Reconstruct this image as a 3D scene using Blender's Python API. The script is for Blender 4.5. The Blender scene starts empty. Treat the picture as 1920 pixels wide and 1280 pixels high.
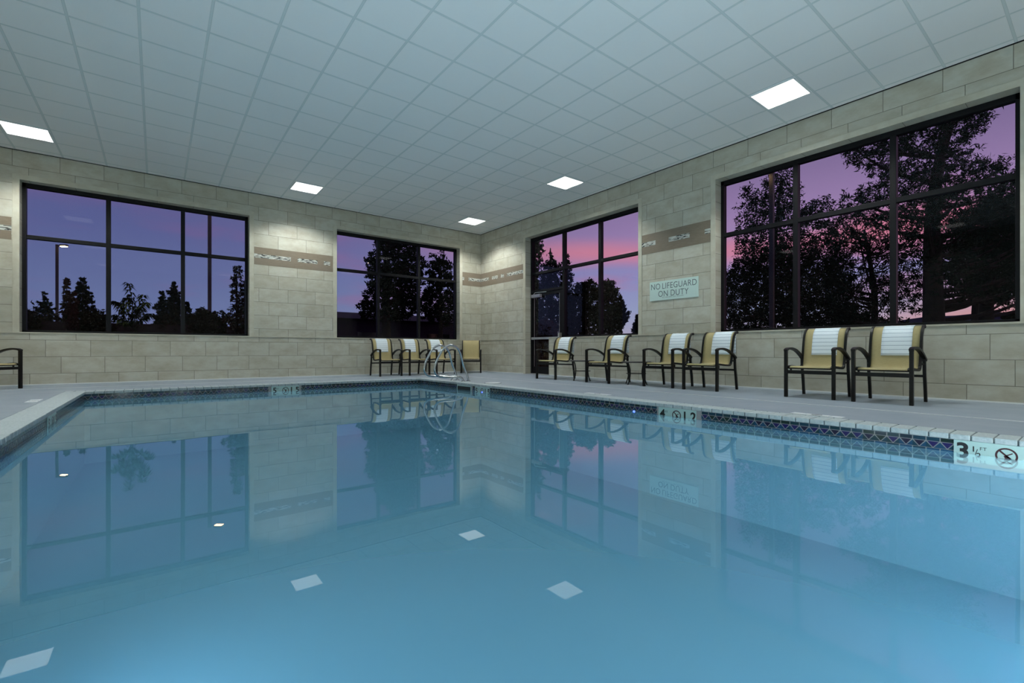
import bpy, math, random
import numpy as np
from mathutils import Vector, Matrix
C = bpy.context.scene.collection
sc = bpy.context.scene
random.seed(7)
PI = math.pi

# ------------------------------------------------------------------ camera, world, exposure
F, HOR = 868.0, 658.0
AX = (0.7930412346588187, 0.6091679572423492)      # world +X in camera (right, forward)
CAM = Vector((-7.9293, -11.9013, 0.6164))
cam_d = bpy.data.cameras.new('camera'); cam = bpy.data.objects.new('camera', cam_d); C.objects.link(cam)
cam.location = CAM
cam.rotation_euler = (PI/2, 0, -math.atan2(AX[1], AX[0]))
cam_d.sensor_width = 36; cam_d.lens = F/1920*36
cam_d.shift_y = (HOR-640)/1920.0
cam_d.clip_start = 0.05; cam_d.clip_end = 600
sc.camera = cam
sc.view_settings.view_transform = 'Standard'; sc.view_settings.look = 'None'
sc.view_settings.gamma = 1; sc.view_settings.use_curve_mapping = False
sc.view_settings.exposure = 0.36
sc.cycles.max_bounces = 12; sc.cycles.transparent_max_bounces = 24
sc.cycles.diffuse_bounces = 6; sc.cycles.glossy_bounces = 5
sc.cycles.caustics_refractive = False; sc.cycles.caustics_reflective = False
sc.cycles.sample_clamp_indirect = 6
PANEL_DOWN, PANEL_SIDE = 50.0, 1.6      # troffer radiance straight down / at glancing angles

def at(px, py, d):
    """world point seen in that direction, d metres ahead"""
    a, b = (px-960)/F*d, d
    return Vector((CAM.x + a*AX[0] + b*AX[1], CAM.y - a*AX[1] + b*AX[0], CAM.z - (py-HOR)*d/F))

# ---- node helpers
class N:
    def __init__(s, tree): s.t = tree; s.n = tree.nodes; s.l = tree.links
    def node(s, ty, **k):
        n = s.n.new(ty)
        for a, b in k.items(): setattr(n, a, b)
        return n
    def put(s, inp, v):
        if v is None: return
        if isinstance(v, bpy.types.NodeSocket): s.l.new(v, inp)
        elif isinstance(v, (tuple, list)) and len(v) == 3 and inp.type == 'RGBA': inp.default_value = (*v, 1)
        else: inp.default_value = v
    def m(s, op, a, b=None, c=None, clamp=False):
        n = s.node('ShaderNodeMath', operation=op, use_clamp=clamp)
        s.put(n.inputs[0], a)
        if b is not None: s.put(n.inputs[1], b)
        if c is not None: s.put(n.inputs[2], c)
        return n.outputs[0]
    def mix(s, f, a, b, blend='MIX'):
        n = s.node('ShaderNodeMix', data_type='RGBA', blend_type=blend)
        s.put(n.inputs[0], f); s.put(n.inputs[6], a); s.put(n.inputs[7], b)
        return n.outputs[2]
    def noise(s, vec, scale, detail=3, rough=.5, col=False):
        n = s.node('ShaderNodeTexNoise'); n.inputs['Scale'].default_value = scale
        n.inputs['Detail'].default_value = detail; n.inputs['Roughness'].default_value = rough
        if vec is not None: s.l.new(vec, n.inputs['Vector'])
        return n.outputs['Color' if col else 'Fac']
    def sep(s, v):
        n = s.node('ShaderNodeSeparateXYZ'); s.l.new(v, n.inputs[0]); return n.outputs
    def comb(s, x=0., y=0., z=0.):
        n = s.node('ShaderNodeCombineXYZ')
        for i, v in enumerate((x, y, z)): s.put(n.inputs[i], v)
        return n.outputs[0]
    def ramp(s, f, stops, interp='LINEAR'):
        n = s.node('ShaderNodeValToRGB'); s.put(n.inputs[0], f); e = n.color_ramp.elements
        n.color_ramp.interpolation = interp
        while len(e) < len(stops): e.new(.5)
        for i, (p, c) in enumerate(stops): e[i].position = p; e[i].color = (*c, 1)
        return n.outputs[0]
    def mapr(s, v, a, b, c=0., d=1., smooth=False):
        n = s.node('ShaderNodeMapRange'); n.interpolation_type = 'SMOOTHSTEP' if smooth else 'LINEAR'
        s.put(n.inputs[0], v)
        for i, q in enumerate((a, b, c, d)): n.inputs[i+1].default_value = q
        return n.outputs[0]
    def white(s, vec):
        n = s.node('ShaderNodeTexWhiteNoise', noise_dimensions='3D'); s.l.new(vec, n.inputs['Vector']); return n.outputs
    def bump(s, h, strength=.3, dist=.01):
        n = s.node('ShaderNodeBump'); n.inputs['Strength'].default_value = strength
        n.inputs['Distance'].default_value = dist; s.l.new(h, n.inputs['Height']); return n.outputs[0]

def srgb(r, g, b):
    return tuple(((c/255)/12.92 if c/255 <= .04045 else ((c/255+.055)/1.055)**2.4) for c in (r, g, b))

# ---- world: dusk sky, sunset glow toward +X
W = bpy.data.worlds.new('dusk_sky'); sc.world = W; W.use_nodes = True
w = N(W.node_tree); w.n.clear()
tc = w.node('ShaderNodeTexCoord')
dx, dy, dz = w.sep(tc.outputs['Generated'])
east = w.m('MULTIPLY_ADD', dx, .9, w.m('MULTIPLY', dy, -.43))          # 1 toward the sunset
base_w = w.ramp(w.m('MAXIMUM', dz, 0.), [(0, srgb(128, 128, 160)), (.07, srgb(112, 126, 172)), (.2, srgb(98, 106, 158)), (.36, srgb(92, 92, 142)), (1, srgb(60, 70, 120))])
base_e = w.ramp(w.m('MAXIMUM', dz, 0.), [(0, srgb(205, 190, 200)), (.08, srgb(168, 178, 212)), (.15, srgb(160, 160, 212)), (.24, srgb(172, 142, 190)), (.34, srgb(138, 118, 162)), (.5, srgb(125, 108, 152)), (1, srgb(90, 80, 130))])
ef = w.mapr(east, -.5, .75, 0, 1, True)
base = w.mix(ef, base_w, base_e)
# layered pink clouds
inv = w.m('DIVIDE', 1., w.m('ADD', w.m('MAXIMUM', dz, 0.), .12))
cl = w.comb(w.m('MULTIPLY', dx, inv), w.m('MULTIPLY', dy, inv), w.m('MULTIPLY', dz, 7.))
n1 = w.noise(cl, .75, 5, .55)
cf = w.mapr(n1, .47, .68, 0, 1, True)
hz = w.mapr(dz, .02, .16, .15, 1)
pink = w.mix(ef, srgb(150, 100, 150), srgb(205, 128, 158))
sky = w.mix(w.m('MULTIPLY', w.m('MULTIPLY', cf, hz), w.mapr(ef, 0, 1, .45, .85)), base, pink)
band = w.m('MULTIPLY', w.mapr(w.m('ABSOLUTE', w.m('SUBTRACT', dz, w.m('MULTIPLY_ADD', w.noise(cl, .4, 2), .16, .12))), 0, .05, 1, 0, True), w.mapr(east, -.1, .4, 0, .75, True))
sky = w.mix(band, sky, srgb(236, 140, 158))
glow = w.m('MULTIPLY', w.mapr(dz, .0, .13, 1, 0, True), w.mapr(east, .70, .87, 0, 1, True))
sky = w.mix(glow, sky, srgb(250, 150, 120))
sky = w.mix(w.mapr(dz, -.03, -.005, 1, 0), sky, srgb(22, 24, 26))
bg = w.node('ShaderNodeBackground'); w.l.new(sky, bg.inputs[0]); bg.inputs[1].default_value = .75
wo = w.node('ShaderNodeOutputWorld'); w.l.new(bg.outputs[0], wo.inputs[0])

# ------------------------------------------------------------------ materials
def mat(name):
    m = bpy.data.materials.new(name); m.use_nodes = True; k = N(m.node_tree); k.n.clear()
    k.out = k.node('ShaderNodeOutputMaterial'); return m, k
def princ(name, col=(.5, .5, .5), rough=.5, metal=0., emis=None, es=0., build=None, spec=.5):
    m, k = mat(name)
    p = k.node('ShaderNodeBsdfPrincipled'); k.l.new(p.outputs[0], k.out.inputs[0])
    p.inputs['Base Color'].default_value = (*col, 1); p.inputs['Roughness'].default_value = rough
    p.inputs['Metallic'].default_value = metal; p.inputs['Specular IOR Level'].default_value = spec
    if emis: p.inputs['Emission Color'].default_value = (*emis, 1); p.inputs['Emission Strength'].default_value = es
    if build: build(k, p)
    return m
def speck(c1, c2, scale, amt=1., bs=0., obj=True):
    def b(k, p):
        v = k.node('ShaderNodeTexCoord').outputs['Object']
        n = k.noise(v, scale, 4, .6)
        k.l.new(k.mix(k.mapr(n, .3, .7, 0, amt), c1, c2), p.inputs['Base Color'])
        if bs: k.l.new(k.bump(n, bs, .004), p.inputs['Normal'])
    return b

TW, TH, TZ = .6117, .3085, .204
def tile_wall(axis):
    """honed stone tiles in thirds bond with thin grout"""
    def b(k, p):
        v = k.node('ShaderNodeTexCoord').outputs['Object']; X = k.sep(v)
        u, z = X[axis], X[2]
        if axis == 0: u = k.m('ADD', u, 9.91+61.17)
        else: u = k.m('SUBTRACT', 61.17-7.545+.4067*12, u)
        r = k.m('DIVIDE', k.m('SUBTRACT', z, TZ-10*TH*3), TH)
        row = k.m('FLOOR', r); fr = k.m('FRACT', r)
        uu = k.m('DIVIDE', k.m('ADD', u, k.m('MULTIPLY', row, -.4067)), TW)
        col = k.m('FLOOR', uu); fu = k.m('FRACT', uu)
        eu = k.m('MULTIPLY', k.m('MINIMUM', fu, k.m('SUBTRACT', 1., fu)), TW)
        ez = k.m('MULTIPLY', k.m('MINIMUM', fr, k.m('SUBTRACT', 1., fr)), TH)
        e = k.m('MINIMUM', eu, ez)
        g = k.mapr(e, .0022, .0045, 1, 0)
        wn = k.white(k.comb(col, row, 3.)); 
        n1 = k.noise(k.comb(u, k.m('MULTIPLY', z, 1.7), k.m('MULTIPLY', wn[0], 40.)), 3.2, 6, .62)
        n2 = k.noise(k.comb(u, z, wn[0]), 14., 4, .6)
        c = k.ramp(n1, [(.25, (.42, .37, .28)), (.45, (.53, .50, .41)), (.62, (.62, .61, .53)), (.8, (.52, .53, .48))])
        c = k.mix(k.m('MULTIPLY', n2, .35), c, (.50, .47, .38))
        c = k.mix(k.mapr(wn[0], 0, 1, 0, .6), c, k.mix(.6, c, (.34, .32, .24)))
        c = k.mix(k.m('MULTIPLY', g, .9), c, (.15, .135, .10))
        k.l.new(c, p.inputs['Base Color'])
        k.l.new(k.bump(k.m('SUBTRACT', k.m('MULTIPLY', n2, .25), g), .25, .003), p.inputs['Normal'])
    return b
M = {}
M['tile_x'] = princ('wall_stone_tile_long', rough=.45, build=tile_wall(0), spec=.35)
M['tile_y'] = princ('wall_stone_tile_side', rough=.45, build=tile_wall(1), spec=.35)
M['border'] = princ('pale_border_tile', rough=.45, build=speck((.50, .46, .36), (.60, .58, .48), 5., 1., .1), spec=.35)
M['edge'] = princ('edge_trim_metal', (.62, .62, .58), .35, .4)
def ceil_b(k, p):
    X = k.sep(k.node('ShaderNodeTexCoord').outputs['Object'])
    def ln(s, off):
        f = k.m('FRACT', k.m('DIVIDE', k.m('ADD', s, off+61.25), .6125))
        return k.m('MULTIPLY', k.m('MINIMUM', f, k.m('SUBTRACT', 1., f)), .6125)
    ex, ey = ln(X[0], .115), ln(X[1], .181)
    e = k.m('MINIMUM', ex, ey)
    tee = k.mapr(e, .011, .0135, 1, 0)
    line = k.m('MULTIPLY', k.mapr(k.m('ABSOLUTE', k.m('SUBTRACT', e, .0125)), 0, .003, 1, 0), 1.)
    n = k.noise(k.node('ShaderNodeTexCoord').outputs['Object'], 220., 2, .5)
    c = k.mix(k.m('MULTIPLY', n, .12), (.95, .95, .95), (.85, .86, .86))
    c = k.mix(tee, c, (.74, .79, .79)); c = k.mix(k.m('MULTIPLY', line, .6), c, (.42, .48, .48))
    k.l.new(c, p.inputs['Base Color']); k.l.new(k.bump(tee, .3, .004), p.inputs['Normal'])
M['ceiling'] = princ('ceiling_tile', rough=.85, build=ceil_b, spec=.2)
M['white_metal'] = princ('white_fixture_metal', (.8, .82, .82), .4)
# low-glare troffer lens: most light leaves downward, little at glancing angles (same for every viewer)
m, k = mat('lit_prismatic_diffuser')
g = k.node('ShaderNodeNewGeometry'); dp = k.node('ShaderNodeVectorMath', operation='DOT_PRODUCT')
k.l.new(g.outputs['Incoming'], dp.inputs[0]); k.l.new(g.outputs['Normal'], dp.inputs[1])
em = k.node('ShaderNodeEmission'); em.inputs[0].default_value = (.95, 1., .97, 1)
k.l.new(k.mapr(dp.outputs['Value'], .47, .62, PANEL_SIDE, PANEL_DOWN, True), em.inputs[1])
k.l.new(em.outputs[0], k.out.inputs[0]); M['panel'] = m
M['deck'] = princ('pool_deck_concrete', rough=.5, build=speck((.25, .30, .36), (.31, .35, .40), 2.2, 1., .05), spec=.4)
M['coping'] = princ('coping_stone', rough=.6, build=speck((.36, .42, .44), (.52, .57, .58), 45., 1., .5), spec=.3)
M['joint'] = princ('coping_joint', (.16, .19, .20), .8)
M['drain'] = princ('white_drain_strip', (.78, .80, .80), .4)
M['bronze'] = princ('dark_bronze_frame', (.005, .0045, .006), .5, .0, spec=.22)
M['chairmetal'] = princ('dark_brown_powder_coat', (.007, .005, .004), .45, spec=.3)
M['steel'] = princ('stainless_steel', (.62, .64, .66), .16, 1.)
M['alu'] = princ('brushed_aluminium', (.55, .56, .56), .35, .8)
def basin_b(k, p):
    v = k.node('ShaderNodeTexCoord').outputs['Object']
    n = k.noise(v, 55., 3, .6); n0 = k.noise(v, .8, 2, .5)
    s = k.mapr(n, .70, .76, 0, .75)
    c = k.mix(n0, (.10, .25, .38), (.12, .28, .40))
    c = k.mix(s, c, (.03, .13, .17))
    k.l.new(c, p.inputs['Base Color'])
M['basin'] = princ('blue_pool_plaster', rough=.7, build=basin_b, spec=.2)
# water: mirror-like by angle, otherwise clear with a blue tint
m, k = mat('pool_water')
fr = k.node('ShaderNodeFresnel'); fr.inputs[0].default_value = 1.33
tr = k.node('ShaderNodeBsdfTransparent'); tr.inputs[0].default_value = (.84, .97, 1, 1)
gl = k.node('ShaderNodeBsdfGlossy'); gl.inputs['Roughness'].default_value = 0.0; gl.inputs[0].default_value = (.92, .97, 1, 1)
v = k.node('ShaderNodeTexCoord').outputs['Object']
bp = k.bump(k.noise(v, 1.6, 2, .4), .012, .05)
k.l.new(bp, fr.inputs['Normal']); k.l.new(bp, gl.inputs['Normal'])
df = k.node('ShaderNodeBsdfDiffuse'); df.inputs[0].default_value = (.115, .31, .44, 1)      # slight milkiness of the water body
my = k.node('ShaderNodeMixShader'); my.inputs[0].default_value = .58; k.l.new(tr.outputs[0], my.inputs[1]); k.l.new(df.outputs[0], my.inputs[2])
mx = k.node('ShaderNodeMixShader'); k.l.new(fr.outputs[0], mx.inputs[0]); k.l.new(my.outputs[0], mx.inputs[1]); k.l.new(gl.outputs[0], mx.inputs[2])
k.l.new(mx.outputs[0], k.out.inputs[0]); M['water'] = m
# window glass
m, k = mat('window_glass')
fr = k.node('ShaderNodeFresnel'); fr.inputs[0].default_value = 1.22
tr = k.node('ShaderNodeBsdfTransparent'); tr.inputs[0].default_value = (.90, .90, .92, 1)
gl = k.node('ShaderNodeBsdfGlossy'); gl.inputs['Roughness'].default_value = 0.0
mx = k.node('ShaderNodeMixShader'); k.l.new(fr.outputs[0], mx.inputs[0]); k.l.new(tr.outputs[0], mx.inputs[1]); k.l.new(gl.outputs[0], mx.inputs[2])
k.l.new(mx.outputs[0], k.out.inputs[0]); M['glass'] = m
# mosaic band
def band_b(axis):
    def b(k, p):
        X = k.sep(k.node('ShaderNodeTexCoord').outputs['Object']); u, z = X[axis], X[2]
        wu = k.m('DIVIDE', u, .41); tv = k.white(k.comb(k.m('FLOOR', wu), k.m('GREATER_THAN', z, 2.80), 1.))
        n = k.noise(k.comb(u, k.m('MULTIPLY', z, 5.), 0.), 8., 5, .7)
        c = k.mix(n, (.17, .13, .09), (.31, .255, .19)); c = k.mix(k.m('MULTIPLY', tv[0], .4), c, (.24, .20, .16))
        # mosaic sticks
        row = k.m('FLOOR', k.m('DIVIDE', z, .012)); su = k.m('ADD', k.m('DIVIDE', u, .055), k.m('MULTIPLY', row, .37))
        cell = k.white(k.comb(k.m('FLOOR', su), row, 7.))
        grp = k.white(k.comb(k.m('FLOOR', k.m('DIVIDE', u, .15)), 2., 7.))
        sc_ = k.ramp(cell[0], [(0, (.50, .52, .48)), (.40, (.05, .05, .05)), (.62, (.30, .28, .25)), (.8, (.62, .62, .58))], 'CONSTANT')
        inside = k.m('MULTIPLY', k.m('LESS_THAN', k.m('ABSOLUTE', k.m('SUBTRACT', z, 2.79)), .045), k.m('GREATER_THAN', grp[0], .28))
        c = k.mix(inside, c, sc_)
        k.l.new(c, p.inputs['Base Color'])
    return b
M['band_x'] = princ('taupe_mosaic_band_long', rough=.35, build=band_b(0), spec=.35)
M['band_y'] = princ('taupe_mosaic_band_side', rough=.35, build=band_b(1), spec=.35)
for i, c in enumerate([(0.0074, 0.0217, 0.0186), (0.0093, 0.0434, 0.0744), (0.0050, 0.0186, 0.0341), (0.0186, 0.0124, 0.0992), (0.0124, 0.0093, 0.0372), (0.0124, 0.0620, 0.1364), (0.0093, 0.0372, 0.0496)]):
    M['wt%d' % i] = princ('glazed_pool_tile_%d' % i, c, .12)
M['wgrout'] = princ('pool_tile_grout', (.32, .31, .31), .6)
M['marker'] = princ('marker_tile', (.42, .58, .56), .3)
M['black'] = princ('black_glaze', (.008, .008, .01), .35)
M['redblack'] = princ('no_diving_red_glaze', (.05, .008, .012), .35)
M['tilewhite'] = princ('white_deck_tile', (.80, .84, .86), .3)
M['signface'] = princ('pale_sign_face', (.60, .74, .69), .4)
M['signtext'] = princ('grey_sign_lettering', (.10, .13, .14), .5)
def fabric_b(k, p):
    X = k.sep(k.node('ShaderNodeTexCoord').outputs['UV'])
    a = k.m('SINE', k.m('MULTIPLY', X[0], 900.)); b_ = k.m('SINE', k.m('MULTIPLY', X[1], 700.))
    n = k.noise(k.comb(k.m('MULTIPLY', X[0], 6.), k.m('MULTIPLY', X[1], 90.), 0.), 3., 3, .6)
    c = k.mix(n, (.33, .265, .12), (.55, .47, .26))
    c = k.mix(k.m('MULTIPLY', k.m('MULTIPLY', a, b_), .12), c, (.2, .15, .05))
    k.l.new(c, p.inputs['Base Color'])
M['sling'] = princ('tan_woven_sling', rough=.7, build=fabric_b, spec=.2)
def towel_b(k, p):
    X = k.sep(k.node('ShaderNodeTexCoord').outputs['UV'])
    wob = k.m('MULTIPLY', k.noise(k.comb(X[0], X[1], 0.), 6., 2), .006)
    f = k.m('FRACT', k.m('DIVIDE', k.m('ADD', X[1], wob), .052))
    s = k.mapr(k.m('ABSOLUTE', k.m('SUBTRACT', f, .5)), .035, .06, 1, 0)
    n = k.noise(k.comb(X[0], X[1], 0.), 160., 2)
    c = k.mix(k.m('MULTIPLY', s, .85), (.82, .88, .93), (.16, .24, .34))
    k.l.new(c, p.inputs['Base Color']); k.l.new(k.bump(n, .4, .003), p.inputs['Normal'])
M['towel'] = princ('striped_white_terry', rough=.9, build=towel_b, spec=.1)
M['tabletop'] = princ('dark_table_top', (.03, .025, .022), .35)
M['bluelamp'] = princ('blue_led_lens', (.02, .03, .8), .3, emis=(.03, .06, 1.), es=9.)
M['bark'] = princ('dark_bark', rough=.9, build=speck((.020, .015, .011), (.035, .026, .02), 9., 1.), spec=.1)
M['needle'] = princ('dark_green_needles', rough=1., build=speck((.010, .017, .010), (.020, .030, .016), 1.3, 1.), spec=0.)
M['leaf'] = princ('dusk_green_leaves', rough=1., build=speck((.016, .020, .008), (.030, .032, .014), 1.1, 1.), spec=0.)
M['redleaf'] = princ('reddish_autumn_leaves', rough=.8, build=speck((.05, .018, .010), (.03, .022, .012), 1.3, 1.), spec=.1)
M['ground'] = princ('dark_lawn_and_asphalt', rough=.95, build=speck((.012, .014, .010), (.022, .022, .018), .3, 1.), spec=.1)
M['farwall'] = princ('dark_plum_siding', rough=.8, build=speck((.020, .014, .026), (.028, .018, .034), .7, 1.), spec=.2)
M['farroof'] = princ('dark_shingles', (.010, .009, .012), .9)
M['hill'] = princ('distant_wooded_hill', (.05, .045, .075), 1., spec=0.)
M['polemetal'] = princ('dark_pole_metal', (.02, .018, .018), .5)
M['sodium'] = princ('warm_lamp_lens', (.9, .7, .5), .5, emis=(1., .62, .30), es=14.)
M['carpaint'] = princ('dark_car_paint', (.02, .028, .028), .25)
M['carglass'] = princ('dark_car_glass', (.006, .008, .01), .08)
M['rubber'] = princ('black_rubber', (.01, .01, .01), .8)

# ------------------------------------------------------------------ mesh helpers
class MB:
    def __init__(s): s.v = []; s.f = []; s.mi = []; s.uv = None
    def quad(s, a, b, c, d, mi=0):
        n = len(s.v); s.v += [a, b, c, d]; s.f.append((n, n+1, n+2, n+3)); s.mi.append(mi)
    def tri(s, a, b, c, mi=0):
        n = len(s.v); s.v += [a, b, c]; s.f.append((n, n+1, n+2)); s.mi.append(mi)
    def box(s, x0, x1, y0, y1, z0, z1, mi=0, bev=0.):
        if x0 > x1: x0, x1 = x1, x0
        if y0 > y1: y0, y1 = y1, y0
        if z0 > z1: z0, z1 = z1, z0
        n = len(s.v)
        s.v += [(x, y, z) for z in (z0, z1) for y in (y0, y1) for x in (x0, x1)]
        for q in ((0, 2, 3, 1), (4, 5, 7, 6), (0, 1, 5, 4), (2, 6, 7, 3), (0, 4, 6, 2), (1, 3, 7, 5)):
            s.f.append(tuple(n+i for i in q)); s.mi.append(mi)
    def tube(s, pts, r, seg=10, mi=0, sx=1., cap=True, square=False, up=None):
        """sweep a ring (or a rectangle r=(a,b)) along pts; r may be a list of radii"""
        P = [Vector(p) for p in pts]; nP = len(P); n0 = len(s.v)
        if square: ring = [(-1, -1), (1, -1), (1, 1), (-1, 1)]; seg = 4
        else: ring = [(math.cos(2*PI*i/seg), math.sin(2*PI*i/seg)) for i in range(seg)]
        u = Vector(up) if up else None
        for i, p in enumerate(P):
            t = (P[min(i+1, nP-1)] - P[max(i-1, 0)]).normalized()
            if u is None:
                u = Vector((0, 0, 1)) if abs(t.z) < .9 else Vector((1, 0, 0))
            a = (u - t*u.dot(t)).normalized(); b = t.cross(a)
            if up is None: u = a
            rr = r[i] if isinstance(r, list) else r
            ra, rb = rr if isinstance(rr, tuple) else (rr, rr)
            for cx, cy in ring: s.v.append(tuple(p + a*(ra*cx) + b*(rb*cy)))
        for i in range(nP-1):
            for j in range(seg):
                a = n0+i*seg+j; b = n0+i*seg+(j+1) % seg
                s.f.append((a, b, b+seg, a+seg)); s.mi.append(mi)
        if cap:
            s.f.append(tuple(n0+j for j in range(seg))[::-1]); s.mi.append(mi)
            s.f.append(tuple(n0+(nP-1)*seg+j for j in range(seg))); s.mi.append(mi)
    def lathe(s, prof, cx=0, cy=0, seg=24, mi=0):
        n0 = len(s.v)
        for r, z in prof:
            for j in range(seg):
                s.v.append((cx+r*math.cos(2*PI*j/seg), cy+r*math.sin(2*PI*j/seg), z))
        for i in range(len(prof)-1):
            for j in range(seg):
                a = n0+i*seg+j; b = n0+i*seg+(j+1) % seg
                s.f.append((a, b, b+seg, a+seg)); s.mi.append(mi)
        s.f.append(tuple(n0+j for j in range(seg))[::-1]); s.mi.append(mi)
        s.f.append(tuple(n0+(len(prof)-1)*seg+j for j in range(seg))); s.mi.append(mi)
    def build(s, name, mats, parent=None, smooth=False, bevel=0.):
        me = bpy.data.meshes.new(name); me.from_pydata([tuple(v) for v in s.v], [], s.f)
        if not isinstance(mats, (list, tuple)): mats = [mats]
        for m_ in mats: me.materials.append(m_)
        me.polygons.foreach_set('material_index', s.mi)
        if smooth: me.polygons.foreach_set('use_smooth', [True]*len(s.f))
        if s.uv:
            uvl = me.uv_layers.new(name='UVMap')
            for poly in me.polygons:
                for li, vi in zip(poly.loop_indices, poly.vertices): uvl.data[li].uv = s.uv[vi]
        me.update()
        o = bpy.data.objects.new(name, me); C.objects.link(o)
        if parent: o.parent = parent
        if bevel:
            b = o.modifiers.new('bevel', 'BEVEL'); b.width = bevel; b.segments = 2; b.limit_method = 'ANGLE'; b.angle_limit = .6
        return o
def tag(o, label=None, cat=None, group=None, kind=None):
    if label: o['label'] = label
    if cat: o['category'] = cat
    if group: o['group'] = group
    if kind: o['kind'] = kind
    return o
def empty(name, loc=(0, 0, 0), rz=0., parent=None):
    o = bpy.data.objects.new(name, None); C.objects.link(o); o.location = loc; o.rotation_euler = (0, 0, rz)
    o.empty_display_size = .1
    if parent: o.parent = parent
    return o
def copy_tree(o, parent=None):
    c = o.copy(); C.objects.link(c)
    if parent: c.parent = parent
    for ch in [q for q in bpy.data.objects if q.parent == o]: copy_tree(ch, c)
    return c
def spline(P, n=8):
    P = [Vector(p) for p in P]; out = []
    for i in range(len(P)-1):
        a = P[max(i-1, 0)]; b = P[i]; c = P[i+1]; d = P[min(i+2, len(P)-1)]
        for j in range(n):
            t = j/n
            out.append(.5*((2*b)+(c-a)*t+(2*a-5*b+4*c-d)*t*t+(3*b-a-3*c+d)*t**3))
    out.append(P[-1]); return out
def text_mesh(body, size, m, name, parent, origin, xd, yd, align='CENTER', ext=.0006, sx=1., bold=0.):
    cu = bpy.data.curves.new(name, 'FONT'); cu.body = body; cu.size = size; cu.align_x = align; cu.align_y = 'CENTER'
    cu.extrude = ext; cu.offset = bold; cu.space_character = 1.05
    t = bpy.data.objects.new(name, cu)
    dg = bpy.context.evaluated_depsgraph_get()
    C.objects.link(t); dg.update()
    me = bpy.data.meshes.new_from_object(t.evaluated_get(dg))
    C.objects.unlink(t); bpy.data.objects.remove(t)
    xd, yd = Vector(xd), Vector(yd); zd = xd.cross(yd); o3 = Vector(origin)
    for v in me.vertices: v.co = o3 + xd*(v.co.x*sx) + yd*v.co.y + zd*v.co.z
    me.materials.clear(); me.materials.append(m)
    o = bpy.data.objects.new(name, me); C.objects.link(o)
    if parent: o.parent = parent
    return o

# ------------------------------------------------------------------ room shell
H = 4.2; XL, YB = -10.75, -14.35; WT = .32
WD, WM = .18, 2.705          # glazing recess, transom height
SILL, HEAD = .945, 3.68
win = {1: (-9.865, -6.265), 2: (-4.335, -.755)}                 # along X on the far wall
winr = {3: (-5.883, -2.18), 4: (-11.235, -7.555)}               # along Y on the right wall
PX0, PX1, PY0, PY1, ZW = -8.8, -3.2, -12.55, -2.35, -.135       # pool inner edges, water level

b = MB()
xs = [XL-WT, win[1][0], win[1][1], win[2][0], win[2][1], WT]
for i in range(5):
    if i in (1, 3):
        b.box(xs[i], xs[i+1], 0, WT, -.2, SILL); b.box(xs[i], xs[i+1], 0, WT, HEAD, H+.15)
    else: b.box(xs[i], xs[i+1], 0, WT, -.2, H+.15)
tag(b.build('wall_back', M['tile_x']), kind='structure')
b = MB()
DY0 = -3.12
b.box(0, WT, 0, winr[3][1], -.2, H+.15)
b.box(0, WT, winr[3][1], winr[3][0], HEAD, H+.15)
b.box(0, WT, DY0, winr[3][0], -.2, SILL)
b.box(0, WT, winr[3][0], winr[4][1], -.2, H+.15)
b.box(0, WT, winr[4][1], winr[4][0], HEAD, H+.15)
b.box(0, WT, winr[4][1], winr[4][0], -.2, SILL)
b.box(0, WT, winr[4][0], YB-WT, -.2, H+.15)
tag(b.build('wall_right', M['tile_y']), kind='structure')
b = MB(); b.box(XL-WT, XL, YB-WT, 0, -.2, H+.15); tag(b.build('wall_left', M['tile_y']), kind='structure')
b = MB(); b.box(XL, 0, YB-WT, YB, -.2, H+.15); tag(b.build('wall_front', M['tile_x']), kind='structure')
b = MB(); b.box(XL, 0, YB, 0, H, H+.1); tag(b.build('ceiling', M['ceiling']), kind='structure')
b = MB()
b.box(XL, PX0-.24, YB, 0, -.2, 0); b.box(PX1+.24, 0, YB, 0, -.2, 0)
b.box(PX0-.24, PX1+.24, PY1+.24, 0, -.2, 0); b.box(PX0-.24, PX1+.24, YB, PY0-.24, -.2, 0)
b.box(0, WT, DY0, winr[3][1], -.2, 0)
tag(b.build('floor', M['deck']), kind='structure')

# pool basin, tile line, coping
b = MB(); DP = -1.1; t = .2
b.box(PX0-t, PX1+t, PY0-t, PY1+t, DP-.1, DP)
b.box(PX0-t, PX0, PY0-t, PY1+t, DP, -.04); b.box(PX1, PX1+t, PY0-t, PY1+t, DP, -.04)
b.box(PX0, PX1, PY0-t, PY0, DP, -.04); b.box(PX0, PX1, PY1, PY1+t, DP, -.04)
tag(b.build('pool_basin', M['basin']), kind='structure')
b = MB(); b.quad((PX0, PY0, ZW), (PX1, PY0, ZW), (PX1, PY1, ZW), (PX0, PY1, ZW))
tag(b.build('pool_water', M['water']), 'still clear blue water filling the indoor pool', 'water', kind='stuff')

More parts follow.
